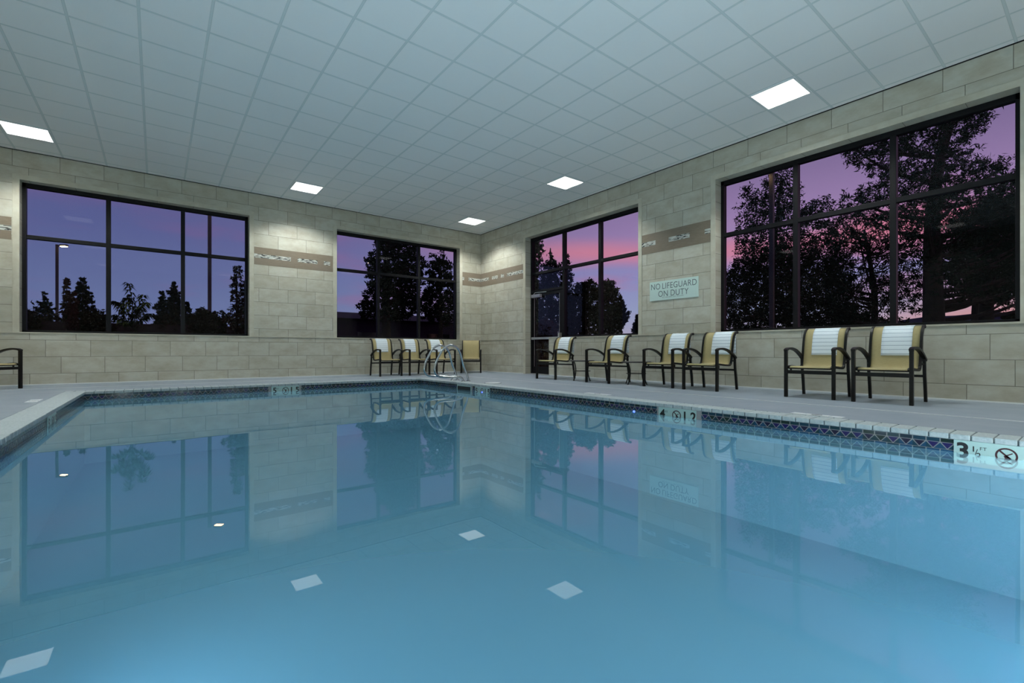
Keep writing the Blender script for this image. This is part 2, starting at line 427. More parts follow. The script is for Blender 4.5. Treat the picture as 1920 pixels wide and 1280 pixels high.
def coping(b):
    z0, z1, wd, ov = -.042, 0., .24, .012
    def row(x0, x1, y0, y1, along):
        L = (x1-x0) if along == 'x' else (y1-y0); n = max(1, round(L/.1172)); s_ = L/n; g = .004
        for i in range(n):
            dz = random.uniform(-.0008, .0008)
            if along == 'x': b.box(x0+i*s_+g, x0+(i+1)*s_-g, y0, y1, z0, z1+dz)
            else: b.box(x0, x1, y0+i*s_+g, y0+(i+1)*s_-g, z0, z1+dz)
    row(PX1-ov, PX1+wd, PY0, PY1, 'y'); row(PX0-wd, PX0+ov, PY0, PY1, 'y')
    row(PX0-wd, PX1+wd, PY1-ov+.001, PY1+wd, 'x'); row(PX0-wd, PX1+wd, PY0-wd, PY0+ov-.001, 'x')
    # mortar between the stones
    z1 = -.006
    b.box(PX1, PX1+wd, PY0, PY1, z0+.002, z1, 1); b.box(PX0-wd, PX0, PY0, PY1, z0+.002, z1, 1)
    b.box(PX0-wd, PX1+wd, PY1, PY1+wd, z0+.002, z1, 1); b.box(PX0-wd, PX1+wd, PY0-wd, PY0, z0+.002, z1, 1)
b = MB(); coping(b); tag(b.build('pool_coping', [M['coping'], M['joint']], bevel=.006), kind='structure')

# glazed waterline tile with zigzag
wm = [M['wgrout']]+[M['wt%d' % i] for i in range(7)]
marks_r = [(-8.61, -9.09), (-11.17, -11.70), (-4.63, -5.10)]
mark_b = (-6.235, -5.755); mark_l = (-5.42, -4.92); skim = (-3.95, -4.50)
def tile_line(b, place, L, skip):
    """place(u,z,off)->xyz; u runs 0..L"""
    zt, zb = -.042, -.225
    b.quad(place(0, zb, .002), place(L, zb, .002), place(L, zt, .002), place(0, zt, .002), 0)
    n = int(L/.0805); s_ = L/n; g = .0035; rnd = random.Random(int(L*1000))
    rows = [(-.044, -.072)]
    for i in range(n):
        u0, u1 = i*s_, (i+1)*s_; um = (u0+u1)/2
        if any(a-.02 < um < c+.02 for a, c in skip): continue
        def q(pts, mi): b.f.append(tuple(range(len(b.v), len(b.v)+len(pts)))); b.v.extend(place(u, z, .0045) for u, z in pts); b.mi.append(mi)
        q([(u0+g, -.072), (u1-g, -.072), (u1-g, -.045), (u0+g, -.045)], rnd.choice([1, 1, 2, 3, 7, 2]))
        q([(u0+2*g, -.0765), (um, -.119), (u1-2*g, -.0765)], rnd.choice([4, 5, 5, 1, 4]))
        q([(u0, -.0795), (u0, -.123), (um-g, -.123)], rnd.choice([6, 2, 7])); q([(u1, -.0795), (um+g, -.123), (u1, -.123)], rnd.choice([6, 2, 7]))
        q([(u0+g, -.127), (um, -.127), (u1-g, -.127), (u1-g, -.17), (u0+g, -.17)][::1], rnd.choice([6, 2]))
        q([(u0+g, -.22), (u1-g, -.22), (u1-g, -.174), (u0+g, -.174)], rnd.choice([2, 3, 7]))
b = MB()
LY, LX = PY1-PY0, PX1-PX0
tile_line(b, lambda u, z, o: (PX1-o, PY1-u, z), LY, [(PY1-a, PY1-c) for a, c in marks_r+[skim]])
tile_line(b, lambda u, z, o: (PX0+o, PY0+u, z), LY, [(mark_l[0]-PY0, mark_l[1]-PY0)])
tile_line(b, lambda u, z, o: (PX0+u, PY1-o, z), LX, [(mark_b[0]-PX0, mark_b[1]-PX0)])
tile_line(b, lambda u, z, o: (PX1-u, PY0+o, z), LX, [])
tag(b.build('pool_waterline_tile', wm), kind='structure')

# drain strips, expansion line in the deck
nt = [0]
def trim(b, m_, bevel=0.):
    nt[0] += 1; return tag(b.build('trim_%d' % nt[0], m_, bevel=bevel), kind='structure')
b = MB()
b.box(-1.945, -1.925, YB+.6, -1.2, 0, .003); b.box(-9.9, -1.925, -1.2, -1.18, 0, .003); b.box(-9.92, -9.9, YB+.6, -1.18, 0, .003)
trim(b, M['drain'])
# ledge line, border tiles round each window, dark strip for the shadow gap under the ceiling, band inlays
b = MB()
b.box(XL, -.0, -.012, 0, SILL-.008, SILL+.014)
trim(b, M['border'])
b = MB()
b.box(-.012, 0, winr[3][0]-5.4, DY0, SILL-.008, SILL+.014); b.box(-.012, 0, winr[3][1], 0, SILL-.008, SILL+.014)
trim(b, M['border'])
BW = .085
for a, c in win.values():
    b = MB()
    b.box(a-BW, a, -.008, 0, SILL+.014, HEAD+BW); b.box(c, c+BW, -.008, 0, SILL+.014, HEAD+BW); b.box(a, c, -.008, 0, HEAD, HEAD+BW)
    for e in (a-BW-.005, c+BW): b.box(e, e+.005, -.011, 0, SILL+.014, HEAD+BW)
    b.box(a-BW, c+BW, -.011, 0, HEAD+BW, HEAD+BW+.005)
    trim(b, M['border'])
for n_, (a, c) in winr.items():
    b = MB(); zb_ = SILL+.014
    b.box(-.008, 0, a-BW, a, zb_, HEAD+BW); b.box(-.008, 0, c, c+BW, 0 if n_ == 3 else zb_, HEAD+BW); b.box(-.008, 0, a, c, HEAD, HEAD+BW)
    for e in (a-BW-.005, c+BW): b.box(-.011, 0, e, e+.005, zb_, HEAD+BW)
    b.box(-.011, 0, a-BW, c+BW, HEAD+BW, HEAD+BW+.005)
    trim(b, M['border'])
b = MB(); b.box(XL, 0, -.014, 0, H-.010, H); b.box(-.014, 0, YB, 0, H-.010, H); trim(b, M['bronze'])  # shade of the wall-to-ceiling gap, put in as a dark strip
b = MB()
for a, c in ((-6.17, -4.43), (-.66, -.003), (XL, -9.965)): b.box(a, c, -.004, 0, 2.588, 2.988)
trim(b, M['band_x'])
b = MB()
for a, c in ((-2.085, -.004), (-7.465, -5.975), (YB, -11.33)): b.box(-.004, 0, a, c, 2.588, 2.988)
trim(b, M['band_y'])
b = MB(); b.box(XL, 0, -.006, 0, 0, .018); b.box(-.006, 0, YB, DY0, 0, .018); b.box(-.006, 0, winr[3][1], 0, 0, .018); trim(b, M['drain'])

# ------------------------------------------------------------------ windows
def window(n, axis, a, c, mull, sill=SILL, splits=True):
    """a<c along the wall axis; mullion centres in mull"""
    root = tag(empty('window_%d' % n), kind='structure')
    fw, fd = .055, .10
    y0, y1 = WD, WD+fd
    def bx(b, u0, u1, z0, z1, d0=y0, d1=y1, mi=0):
        if axis == 'x': b.box(u0, u1, d0, d1, z0, z1, mi)
        else: b.box(d0, d1, u0, u1, z0, z1, mi)
    b = MB()
    bx(b, a, c, HEAD-fw-.02, HEAD); bx(b, a, c, sill, sill+fw)
    bx(b, a, a+fw, sill, HEAD); bx(b, c-fw, c, sill, HEAD)
    b.build('window_frame', M['bronze'], root, bevel=.003)
    for m_ in mull:
        b = MB(); bx(b, m_-.036, m_+.036, sill+fw, HEAD-fw-.02); b.build('mullion', M['bronze'], root, bevel=.003)
    b = MB(); bx(b, a+fw, c-fw, WM-.035, WM+.035, y0+.004, y1-.004); b.build('transom', M['bronze'], root, bevel=.003)
    us = [a+fw]+sorted(mull)+[c-fw]
    for i in range(len(us)-1):
        for z0, z1 in ((sill+fw, WM-.035), (WM+.035, HEAD-fw-.02)):
            b = MB(); bx(b, us[i]+(.036 if i else 0), us[i+1]-(.036 if i < len(us)-2 else 0), z0, z1, WD+.05, WD+.056)
            b.build('window_pane', M['glass'], root)
    return root
window(1, 'x', *win[1], [-8.68, -7.48])
window(2, 'x', *win[2], [-3.18, -1.986])
window(4, 'y', *winr[4], [-8.786, -10.025])
# window 3 shares its storefront with the door
root = tag(empty('window_3'), kind='structure')
def by(b, u0, u1, z0, z1, d0=WD, d1=WD+.10): b.box(d0, d1, u0, u1, z0, z1)
a, c = winr[3]
b = MB(); by(b, a, c, HEAD-.075, HEAD); by(b, c-.055, c, 0, HEAD); by(b, a, a+.055, SILL, HEAD); by(b, a, -3.42, SILL, SILL+.055)
b.build('window_frame', M['bronze'], root, bevel=.003)
for m_ in (-3.457, -4.658):
    b = MB(); by(b, m_-.036, m_+.036, SILL if m_ < -3.5 else .0, HEAD-.075); b.build('mullion', M['bronze'], root, bevel=.003)
b = MB(); by(b, a+.055, c-.055, WM-.035, WM+.035, WD+.004, WD+.096); b.build('transom', M['bronze'], root, bevel=.003)
b = MB(); by(b, -3.421, c-.055, 2.19, 2.25, WD+.002, WD+.098); b.build('door_header', M['bronze'], root, bevel=.003)
for u0, u1, z0, z1 in ((a+.055, -4.694, SILL+.055, WM-.035), (a+.055, -4.694, WM+.035, HEAD-.075), (-4.622, -3.493, SILL+.055, WM-.035), (-4.622, -3.493, WM+.035, HEAD-.075), (-3.421, c-.055, WM+.035, HEAD-.075), (-3.421, c-.055, 2.25, WM-.035)):
    b = MB(); by(b, u0, u1, z0, z1, WD+.05, WD+.056); b.build('window_pane', M['glass'], root)
door = tag(empty('door_1'), kind='structure')
d0, d1 = -3.405, -2.25
b = MB()
for u in ((d0, d0+.10), (d1-.07, d1)): by(b, *u, .008, 2.185, WD+.02, WD+.065)
by(b, d0+.10, d1-.07, .008, .20, WD+.02, WD+.065); by(b, d0+.10, d1-.07, 2.10, 2.185, WD+.02, WD+.065)
b.build('door_frame', M['bronze'], door, bevel=.003)
for u in (d0+.10, d1-.075):
    b = MB(); by(b, u, u+.006, .20, 2.10, WD+.012, WD+.02); b.build('glazing_bead', M['alu'], door)
b = MB(); by(b, d0+.10, d1-.07, .20, 2.10, WD+.04, WD+.046); b.build('door_glass', M['glass'], door)
b = MB(); by(b, d0+.03, d1-.02, .925, .985, WD-.055, WD-.02); by(b, d0+.02, d0+.075, .90, 1.08, WD-.07, WD+.02); by(b, d1-.08, d1-.02, .92, .99, WD-.05, WD+.02)
b.build('push_bar', M['alu'], door, bevel=.006)
b = MB(); by(b, -2.62, -2.27, 2.05, 2.135, WD-.06, WD+.02); b.tube([(WD-.03, -2.34, 2.135), (WD-.16, -2.55, 2.16), (WD+.0, -2.82, 2.175)], .009, 6); b.build('door_closer', M['alu'], door, bevel=.005)
b = MB(); b.box(.02, WT, -3.12, -2.18, 0, .012); b.build('threshold', M['alu'], door)

# ------------------------------------------------------------------ ceiling lights
lights = [(-9.6, -1.10, 'leftmost square ceiling light, above the left window'), (-5.315, -1.10, 'square ceiling light above the wall between the two left windows'),
 (-1.03, -1.10, 'small square ceiling light nearest the far corner'), (-1.03, -4.775, 'square ceiling light in front of the window with the door'),
 (-1.03, -9.06, 'largest square ceiling light, above the right window'), (-9.6, -4.775, 'square ceiling light over the left deck, just outside the photo'),
 (-9.6, -9.06, 'square ceiling light beside the camera on the left deck side'), (-9.6, -13.2, 'square ceiling light in the left corner behind the camera'),
 (-5.315, -13.2, 'square ceiling light over the deck behind the camera'), (-1.03, -13.2, 'square ceiling light in the right corner behind the camera')]
root = empty('ceiling_light'); tag(root, lights[0][2], 'ceiling light', 'square ceiling lights')
b = MB()
for x0, x1, y0, y1 in ((-.292, .292, -.292, -.272), (-.292, .292, .272, .292), (-.292, -.272, -.272, .272), (.272, .292, -.272, .272)): b.box(x0, x1, y0, y1, -.012, 0)
b.build('fixture_frame', M['white_metal'], root)
b = MB(); b.box(-.272, .272, -.272, .272, -.010, 0); b.build('diffuser', M['panel'], root)
root.location = (lights[0][0], lights[0][1], H)
for x, y, lb in lights[1:]:
    c_ = copy_tree(root); c_.location = (x, y, H); c_['label'] = lb

# ------------------------------------------------------------------ sign
root = empty('wall_sign', (0, 0, 0)); tag(root, 'pale rectangular wall sign reading NO LIFEGUARD ON DUTY between the two right windows', 'sign')
root.location = (0, -6.70, 1.81); sy0, sy1, sz = -.529, .529, .19
b = MB(); b.box(-.014, -.0005, sy0, sy1, -sz, sz); b.build('sign_plate', M['signface'], root, bevel=.003)
xd, yd = (0, -1, 0), (0, 0, 1)
def sign_line(words, z, sx):
    '''one line of lettering, each word a part of its own'''
    full = text_mesh(' '.join(words), .166, M['signtext'], 'tmp', None, (0, 0, 0), xd, yd, sx=sx, bold=-.001)
    h_ = max(abs(v.co.y) for v in full.data.vertices); bpy.data.objects.remove(full)
    for w_, al, y in ((words[0], 'LEFT', h_), (words[1], 'RIGHT', -h_)):
        text_mesh(w_, .166, M['signtext'], 'lettering', root, (-.0145, y, z), xd, yd, sx=sx, bold=-.001, align=al)
sign_line(('NO', 'LIFEGUARD'), .082, .84); sign_line(('ON', 'DUTY'), -.068, .86)
b = MB()
for i in range(40):
    if i % 7 != 5:
        y = .24-i*.012; b.box(-.016, -.014, y-.003, y+.003, -.135, -.129); 
        if i % 3: b.box(-.016, -.014, y-.003, y+.003, -.147, -.141)
b.build('braille', M['signtext'], root)

# ------------------------------------------------------------------ depth markers on the waterline
def ring_mesh(b, o3, xd, yd, R, r, seg=28, off=.001):
    o3, xd, yd = Vector(o3), Vector(xd), Vector(yd); zd = xd.cross(yd)*off
    for i in range(seg):
        a0, a1 = 2*PI*i/seg, 2*PI*(i+1)/seg
        P = lambda a, q: tuple(o3+zd+xd*(math.cos(a)*q)+yd*(math.sin(a)*q))
        b.quad(P(a0, r), P(a0, R), P(a1, R), P(a1, r))
    w_ = .0055; d = (xd-yd).normalized(); e = (xd+yd).normalized()
    b.quad(*[tuple(o3+zd+d*s1*r*1.02+e*s2*w_) for s1, s2 in ((-1, -1), (1, -1), (1, 1), (-1, 1))])
def marker(name_lb, o3, xd, yd, Lh, parts, blk_lb=None):
    r_ = empty('depth_marker', o3); tag(r_, name_lb, 'depth marker', 'pool depth markers')
    X, Y = Vector(xd), Vector(yd); Z = X.cross(Y)
    b = MB(); n0 = [X*sx_*Lh/2 + Y*sy_*.076 + Z*sz_ for sz_ in (.001, .009) for sx_, sy_ in ((-1, -1), (1, -1), (1, 1), (-1, 1))]
    b.v = [tuple(p) for p in n0]; b.f = [(4, 5, 6, 7), (0, 3, 2, 1), (0, 1, 5, 4), (1, 2, 6, 5), (2, 3, 7, 6), (3, 0, 4, 7)]; b.mi = [0]*6
    b.build('marker_tile', M['marker'], r_)
    for body, u, v_, s_, bold in parts:
        text_mesh(body, s_, M['black'], 'numeral', r_, X*u + Y*v_ + Z*.0095, xd, yd, bold=bold, ext=.0003)
    b = MB(); ring_mesh(b, Z*.0092, xd, yd, .056, .045)
    # swimmer: head and bent body
    hx = Z*.0102
    for k_ in range(8):
        a0, a1 = 2*PI*k_/8, 2*PI*(k_+1)/8
        b.tri(tuple(hx+X*.0-Y*.012), tuple(hx+X*math.cos(a0)*.010+Y*(-.012+math.sin(a0)*.010)), tuple(hx+X*math.cos(a1)*.010+Y*(-.012+math.sin(a1)*.010)))
    for p0, p1 in (((-.012, -.006), (.03, .022)), ((.0, .0), (.022, -.022)), ((-.038, -.024), (.038, -.024))):
        p0, p1 = X*p0[0]+Y*p0[1], X*p1[0]+Y*p1[1]; d = (p1-p0).normalized(); e = Z.cross(d)*.0035
        b.quad(tuple(hx+p0-e), tuple(hx+p1-e), tuple(hx+p1+e), tuple(hx+p0+e))
    b.build('no_diving_symbol', M['redblack'], r_)
    return r_
zc = -.118
B1, S1 = .004, .0
def std(ft, mt):
    return [(ft, -.185, -.002, .135, B1), ('FT', -.135, .026, .036, 0), (mt, .155, -.002, .135, B1), ('M', .222, .028, .034, 0)]
rx, ry = (0, -1, 0), (0, 0, 1)
marker('depth marker reading 4 FT at the middle of the right pool edge', (PX1-.004, -8.85, zc), rx, ry, .48, std('4', '1.2'))
marker('large depth marker reading 3 1/2 FT at the right end of the pool edge', (PX1-.004, -11.44, zc), rx, ry, .54,
       [('3', -.222, -.002, .15, .005), ('1', -.165, .02, .055, .001), ('/', -.150, .0, .06, 0), ('2', -.138, -.022, .05, .001), ('FT', -.115, .028, .034, 0), ('1.1', .19, -.002, .135, B1), ('M', .252, .028, .03, 0)])
marker('tiny depth marker on the right pool edge below the steel handrails', (PX1-.004, -4.865, zc), rx, ry, .47, std('5', '1.5'))
marker('depth marker reading 5 FT on the far pool edge', (-5.995, PY1-.004, zc), (1, 0, 0), ry, .48, std('5', '1.5'))
marker('narrow looking depth marker on the left pool edge', (PX0+.004, -5.17, zc), (0, 1, 0), ry, .48, std('5', '1.5'))
# skimmer mouth
r_ = empty('pool_skimmer', (PX1, (skim[0]+skim[1])/2, -.115)); tag(r_, 'dark rectangular skimmer opening in the tile line of the right pool edge', 'skimmer')
b = MB(); b.box(-.010, -.003, -.26, .26, -.075, -.055); b.box(-.010, -.003, -.26, .26, .05, .066); b.box(-.010, -.003, -.26, -.24, -.055, .05); b.box(-.010, -.003, .24, .26, -.055, .05)
b.build('faceplate', M['marker'], r_)
b = MB(); b.box(-.007, -.003, -.24, .24, -.055, .05); b.build('opening', M['black'], r_)
# skimmer lid
r_ = empty('skimmer_lid', (-2.80, -4.62, 0)); tag(r_, 'round pale skimmer lid set in the deck right of the steel handrails', 'lid')
b = MB(); b.lathe([(.15, 0), (.15, .006), (.142, .009), (0.001, .009)]); b.build('lid_plate', M['drain'], r_)
b = MB(); b.lathe([(.165, 0), (.165, .004), (.152, .004), (.152, 0)]); b.build('lid_ring', M['joint'], r_)
# blue pool lights at the waterline
for i, (y, lb) in enumerate(((-8.255, 'tiny bright blue light at the waterline left of the 4 FT marker'), (-4.88, 'tiny blue light under the small marker near the handrails'))):
    r_ = empty('pool_light', (PX1-.006 if not i else PX1-.016, y, ZW-.002)); tag(r_, lb, 'pool light', 'blue pool lights')
    b = MB(); b.tube([(0, 0, 0), (-.008, 0, 0)], .017, 16); b.build('light_bezel', M['drain'], r_)
    b = MB(); b.tube([(-.008, 0, 0), (-.013, 0, 0), (-.016, 0, 0)], [.013, .012, .006], 14); b.build('light_lens', M['bluelamp'], r_)
# added fill lamps under water, out of view, tilted upward to brighten the ceiling
M['fill_lens'] = princ('added_fill_lens', (.8, .9, 1.), .3, emis=(.88, .97, 1.), es=290.)
first = None
for x, y, rz, lb in ((-7.3, PY0, 0, 'left added fill lamp under water at the near pool wall'), (-5.7, PY0, 0, 'middle added fill lamp under water at the near pool wall'), (-4.2, PY0, 0, 'right added fill lamp under water at the near pool wall'),
                     (PX0, -9.4, -PI/2, 'added fill lamp under water at the left pool wall, farther from the camera'), (PX0, -11.3, -PI/2, 'added fill lamp under water at the left pool wall beside the camera')):
    r_ = empty('added_fill_lamp') if first is None else copy_tree(first)
    if first is None:
        first = r_; tag(r_, lb, 'pool lamp', 'added underwater fill lamps'); ax_ = Vector((0, .84, .543))
        b = MB(); b.tube([(0, 0, 0), tuple(ax_*.10)], .165, 20); b.build('fill_housing', M['steel'], r_)
        b = MB(); b.tube([tuple(ax_*.10), tuple(ax_*.112)], .145, 20); b.build('lamp_lens', M['fill_lens'], r_)
    r_.location = (x, y, -.52); r_.rotation_euler = (0, 0, rz); r_['label'] = lb
# white tile plaques in the deck by the coping
def plaque(lb, x, y, axis, L=.44):
    r_ = empty('deck_marker', (x, y, .0)); tag(r_, lb, 'deck marker', 'white deck markers')
    n = 4; s_ = L/n
    b = MB()
    for i in range(n):
        u0, u1 = -L/2+i*s_+.004, -L/2+(i+1)*s_-.004
        if axis == 'y': b.box(-.055, .055, u0, u1, 0, .004)
        else: b.box(u0, u1, -.055, .055, 0, .004)
    b.build('marker_plate', M['tilewhite'], r_)
    b = MB(); ring_mesh(b, (0, 0, .0045), (1, 0, 0), (0, 1, 0), .045, .036); b.build('no_diving_symbol', M['black'], r_)
plaque('row of white tiles in the deck in front of the two largest chairs', -2.90, -10.16, 'y')
plaque('white tiles in the deck by the pool edge opposite the side tables', -2.90, -7.37, 'y')
plaque('white tiles in the left deck beside the pool edge', -9.13, -3.77, 'y', .42)

# ------------------------------------------------------------------ steel handrails
def rail_root(y, lb):
    r_ = empty('pool_handrail', (-2.88, y, 0)); tag(r_, lb, 'handrail', 'pool handrails')
    P = [(.03, 0, 0), (.0, 0, .12), (-.10, 0, .36), (-.165, 0, .58), (-.26, 0, .70), (-.41, 0, .735), (-.55, 0, .66), (-.66, 0, .50), (-.735, 0, .34), (-.74, 0, .22), (-.68, 0, .135), (-.56, 0, .105), (-.36, 0, .10), (-.20, 0, .095), (-.12, 0, .06), (-.09, 0, .0)]
    b = MB(); b.tube(spline(P, 6), .0215, 12); b.build('rail_tube', M['steel'], r_, smooth=True)
    for x in (.03, -.09):
        b = MB(); b.lathe([(.045, 0), (.043, .008), (.024, .016)], x, 0, 16); b.build('escutcheon', M['steel'], r_, smooth=False)
rail_root(-3.38, 'curved stainless steel pool handrail nearer the far corner')
rail_root(-3.82, 'curved stainless steel pool handrail nearer the camera')

# ------------------------------------------------------------------ chairs
PROF = [(-.285, .392), (-.25, .412), (-.15, .408), (0, .396), (.12, .392), (.185, .41), (.215, .47), (.232, .56), (.252, .68), (.275, .78), (.305, .855), (.35, .905), (.405, .925), (.425, .905)]
PS = [Vector((0, y, z)) for y, z in PROF]; PSs = spline(PS, 4)
def strip(pts, x0, x1, th, nx=6, off=0., wob=0.):
    """cloth sheet following pts, with thickness and uv in metres"""
    b = MB(); b.uv = []; n = len(pts); L = [0]
    for i in range(1, n): L.append(L[-1]+(pts[i]-pts[i-1]).length)
    for side in (0, 1):
        for i, p in enumerate(pts):
            t = (pts[min(i+1, n-1)]-pts[max(i-1, 0)]).normalized(); nn = Vector((0, t.z, -t.y))
            for j in range(nx+1):
                x = x0+(x1-x0)*j/nx
                o = off+(th if side else 0)
                sag = wob*math.sin(j*2.1+i*.55)*math.sin(i*.33+j)
                q = p + (-nn)*(o+sag); b.v.append((x, q.y, q.z)); b.uv.append((x, L[i]))
    S = n*(nx+1)
    for i in range(n-1):
        for j in range(nx):
            a = i*(nx+1)+j; c_ = a+1; d = a+nx+1; e = d+1
            b.f.append((a, c_, e, d)); b.mi.append(0); b.f.append((S+a, S+d, S+e, S+c_)); b.mi.append(0)
    for i in range(n-1):
        for j in (0, nx):
            a = i*(nx+1)+j; d = a+nx+1
            b.f.append((a, d, S+d, S+a) if j == 0 else (a, S+a, S+d, d)); b.mi.append(0)
    for i in (0, n-1):
        for j in range(nx):
            a = i*(nx+1)+j; b.f.append((a, a+1, S+a+1, S+a) if i else (a+1, a, S+a, S+a+1)); b.mi.append(0)
    return b
chair = empty('sling_armchair')
tag(chair, 'x', 'chair', 'tan sling armchairs along the walls')
W2 = .275
strip(PSs, -.238, .238, .005, 8).build('sling_seat', M['sling'], chair, smooth=True)
for s in (-1, 1):
    b = MB(); b.tube([Vector((s*.250, p.y, p.z)) for p in PSs], (.013, .014), square=True, up=(1, 0, 0)); b.build('side_rail', M['chairmetal'], chair)
    b = MB(); b.tube([(s*W2, -.30, 0), (s*W2, -.30, .632)], (.018, .023), square=True, up=(1, 0, 0)); b.build('leg', M['chairmetal'], chair, bevel=.003)
    b = MB(); b.tube(spline([(s*W2, .345, 0), (s*W2, .315, .20), (s*W2, .285, .36), (s*W2, .272, .535)], 4), (.015, .017), square=True, up=(1, 0, 0)); b.build('leg', M['chairmetal'], chair)
    b = MB(); b.tube(spline([(s*W2, -.318, .625), (s*W2, -.25, .648), (s*W2, -.12, .652), (s*W2, .03, .628), (s*W2, .15, .585), (s*W2, .25, .535), (s*W2, .30, .505)], 5), (.022, .014), square=True, up=(1, 0, 0)); b.build('armrest', M['chairmetal'], chair)
    b = MB(); b.tube([(s*.25, -.20, .392), (s*.25, -.20, .335), (s*W2, -.27, .335)], (.010, .010), square=True, up=(1, 0, 0)); b.build('bracket', M['chairmetal'], chair)
    b = MB(); b.tube([(s*.25, .205, .46), (s*W2, .275, .46)], (.010, .012), square=True, up=(0, 0, 1)); b.build('bracket', M['chairmetal'], chair)
b = MB(); b.box(-W2, W2, -.315, -.285, .315, .362); b.build('front_rail', M['chairmetal'], chair, bevel=.003)
b = MB(); b.box(-W2, W2, .285, .305, .30, .33); b.build('rear_rail', M['chairmetal'], chair, bevel=.003)
b = MB(); b.tube([(-.25, .40, .925), (.25, .40, .925)], .008, 8); b.build('end_bar', M['chairmetal'], chair)
b = MB(); b.tube([(-.25, -.28, .386), (.25, -.28, .386)], .008, 8); b.build('end_bar', M['chairmetal'], chair)

chairs = [  # x, y, rot, towel offset or None, label end
 (-.87, -10.23, -PI/2, .015, 'rightmost and largest in the right wall row', ''),
 (-.87, -9.46, -PI/2+.03, .01, 'second from the right', 'under the right window'),
 (-.87, -7.93, -PI/2+.03, .06, 'third from the right', 'touching the fourth chair'),
 (-.83, -7.13, -PI/2+.05, .03, 'just right of the farther-right small side table', ''),
 (-.87, -5.80, -PI/2+.04, .03, 'standing between the two small side tables', ''),
 (-.84, -4.26, -PI/2+.10, .02, 'in front of the glass door', ''),
 (-3.37, -.80, 0., .0, '', 'leftmost of the group under the small far window'),
 (-2.60, -.80, 0., .0, '', 'second of the group under the small far window'),
 (-1.84, -.80, 0., .0, '', 'partly hidden behind the steel handrails'),
 (-.75, -.62, -math.atan2(.54, .84), None, 'bare', 'without a towel, angled in the far corner'),
 (-10.12, -.86, PI/4, None, 'cut-off', 'at the far left edge of the photo, by the left window')]
def seat_lb(i):
    c_ = chairs[i]
    if i < 6: return 'towel-draped tan armchair, %s' % c_[4] + (', ' + c_[5] if c_[5] else '')
    if i < 9: return 'towel-draped tan armchair, %s' % c_[5]
    return 'tan sling armchair %s' % c_[5]
for i, (x, y, r, tw, a_, b_) in enumerate(chairs):
    c_ = chair if i == 0 else copy_tree(chair)
    c_.location = (x, y, 0); c_.rotation_euler = (0, 0, r); c_['label'] = seat_lb(i)
# towels: front drop, over the top, back drop; kept just clear of the sling
def towel_mesh(x0, x1, drop, seed):
    # path from front bottom up and over to the back
    front = [p for p in PSs if p.z > drop and p.y > .2]
    path = [p.copy() for p in front]
    # over the rolled top and down the back
    last = path[-1]
    path = [p for p in path if p.y < .40]
    path += [Vector((0, .415, .924)), Vector((0, .438, .912)), Vector((0, .445, .88))]
    path += [Vector((0, .443, .88-.05*k_)) for k_ in range(1, 7)]
    return strip(path, x0, x1, .007, 8, off=.007, wob=.0022)
tlb = ['white towel with thin dark stripes on the rightmost chair by the right wall', 'white striped towel on the second chair from the right',
 'white striped towel on the third chair from the right', 'white striped towel on the fourth chair from the right', 'white striped towel on the chair between the two side tables',
 'white striped towel on the chair beside the glass door', 'white striped towel on the leftmost chair of the far group', 'white striped towel on the second chair of the far group', 'white striped towel on the chair behind the handrails']
for i in range(9):
    x, y, r, off, _, _ = chairs[i]
    o = towel_mesh(-.15+off, .15+off, .555 if i < 6 else .57, i).build('striped_towel', M['towel'], smooth=True)
    o.location = (x, y, 0); o.rotation_euler = (0, 0, r); tag(o, tlb[i], 'towel', 'striped towels over chair backs')

# ------------------------------------------------------------------ side tables
tab = empty('side_table', (-.84, -5.08, 0)); tag(tab, 'low round dark side table nearer the glass door', 'table', 'small dark side tables')
b = MB(); b.lathe([(.25, .400), (.27, .405), (.272, .418), (.262, .425), (.001, .425)], 0, 0, 32); b.build('table_top', M['tabletop'], tab)
for k_ in range(4):
    a0 = k_*PI/2; ca, sa = math.cos(a0), math.sin(a0)
    pr_ = [(.235, .405), (.20, .34), (.175, .24), (.185, .13), (.225, .03), (.24, 0)]
    b = MB(); b.tube(spline([(ca*q, sa*q, z) for q, z in pr_], 4), (.012, .006) if 0 else .010, 8); b.build('leg', M['chairmetal'], tab, smooth=True)
b = MB(); b.tube([(.18*math.cos(t_*PI/8), .18*math.sin(t_*PI/8), .20) for t_ in range(17)], .005, 6); b.build('ring_brace', M['chairmetal'], tab)
t2 = copy_tree(tab); t2.location = (-.84, -6.47, 0); t2['label'] = 'low round dark side table farther from the door, left of the fourth chair'

# ------------------------------------------------------------------ outside
GZ = -.15
b = MB(); b.quad((-120, WT, GZ), (150, WT, GZ), (150, 160, GZ), (-120, 160, GZ)); b.quad((WT, -120, GZ), (150, -120, GZ), (150, WT, GZ), (WT, WT, GZ))
tag(b.build('ground', M['ground']), kind='structure')
b = MB(); rnd = random.Random(3); prev = None
for i in range(90):
    a = -1.0+i*.036; R_ = 150
    h = 5.2+2.2*math.sin(a*3.1+1)+1.6*math.sin(a*7.3)+.9*math.sin(a*17)+rnd.uniform(-.4, .4)
    c0, s0 = math.cos(a), math.sin(a)
    cur = [(R_*c0-8, R_*s0-12, GZ), ((R_+5)*c0-8, (R_+5)*s0-12, h), ((R_+40)*c0-8, (R_+40)*s0-12, GZ)]
    if prev: b.quad(prev[0], cur[0], cur[1], prev[1]); b.quad(prev[1], cur[1], cur[2], prev[2])
    prev = cur
tag(b.build('far_hills', M['hill']), kind='structure')

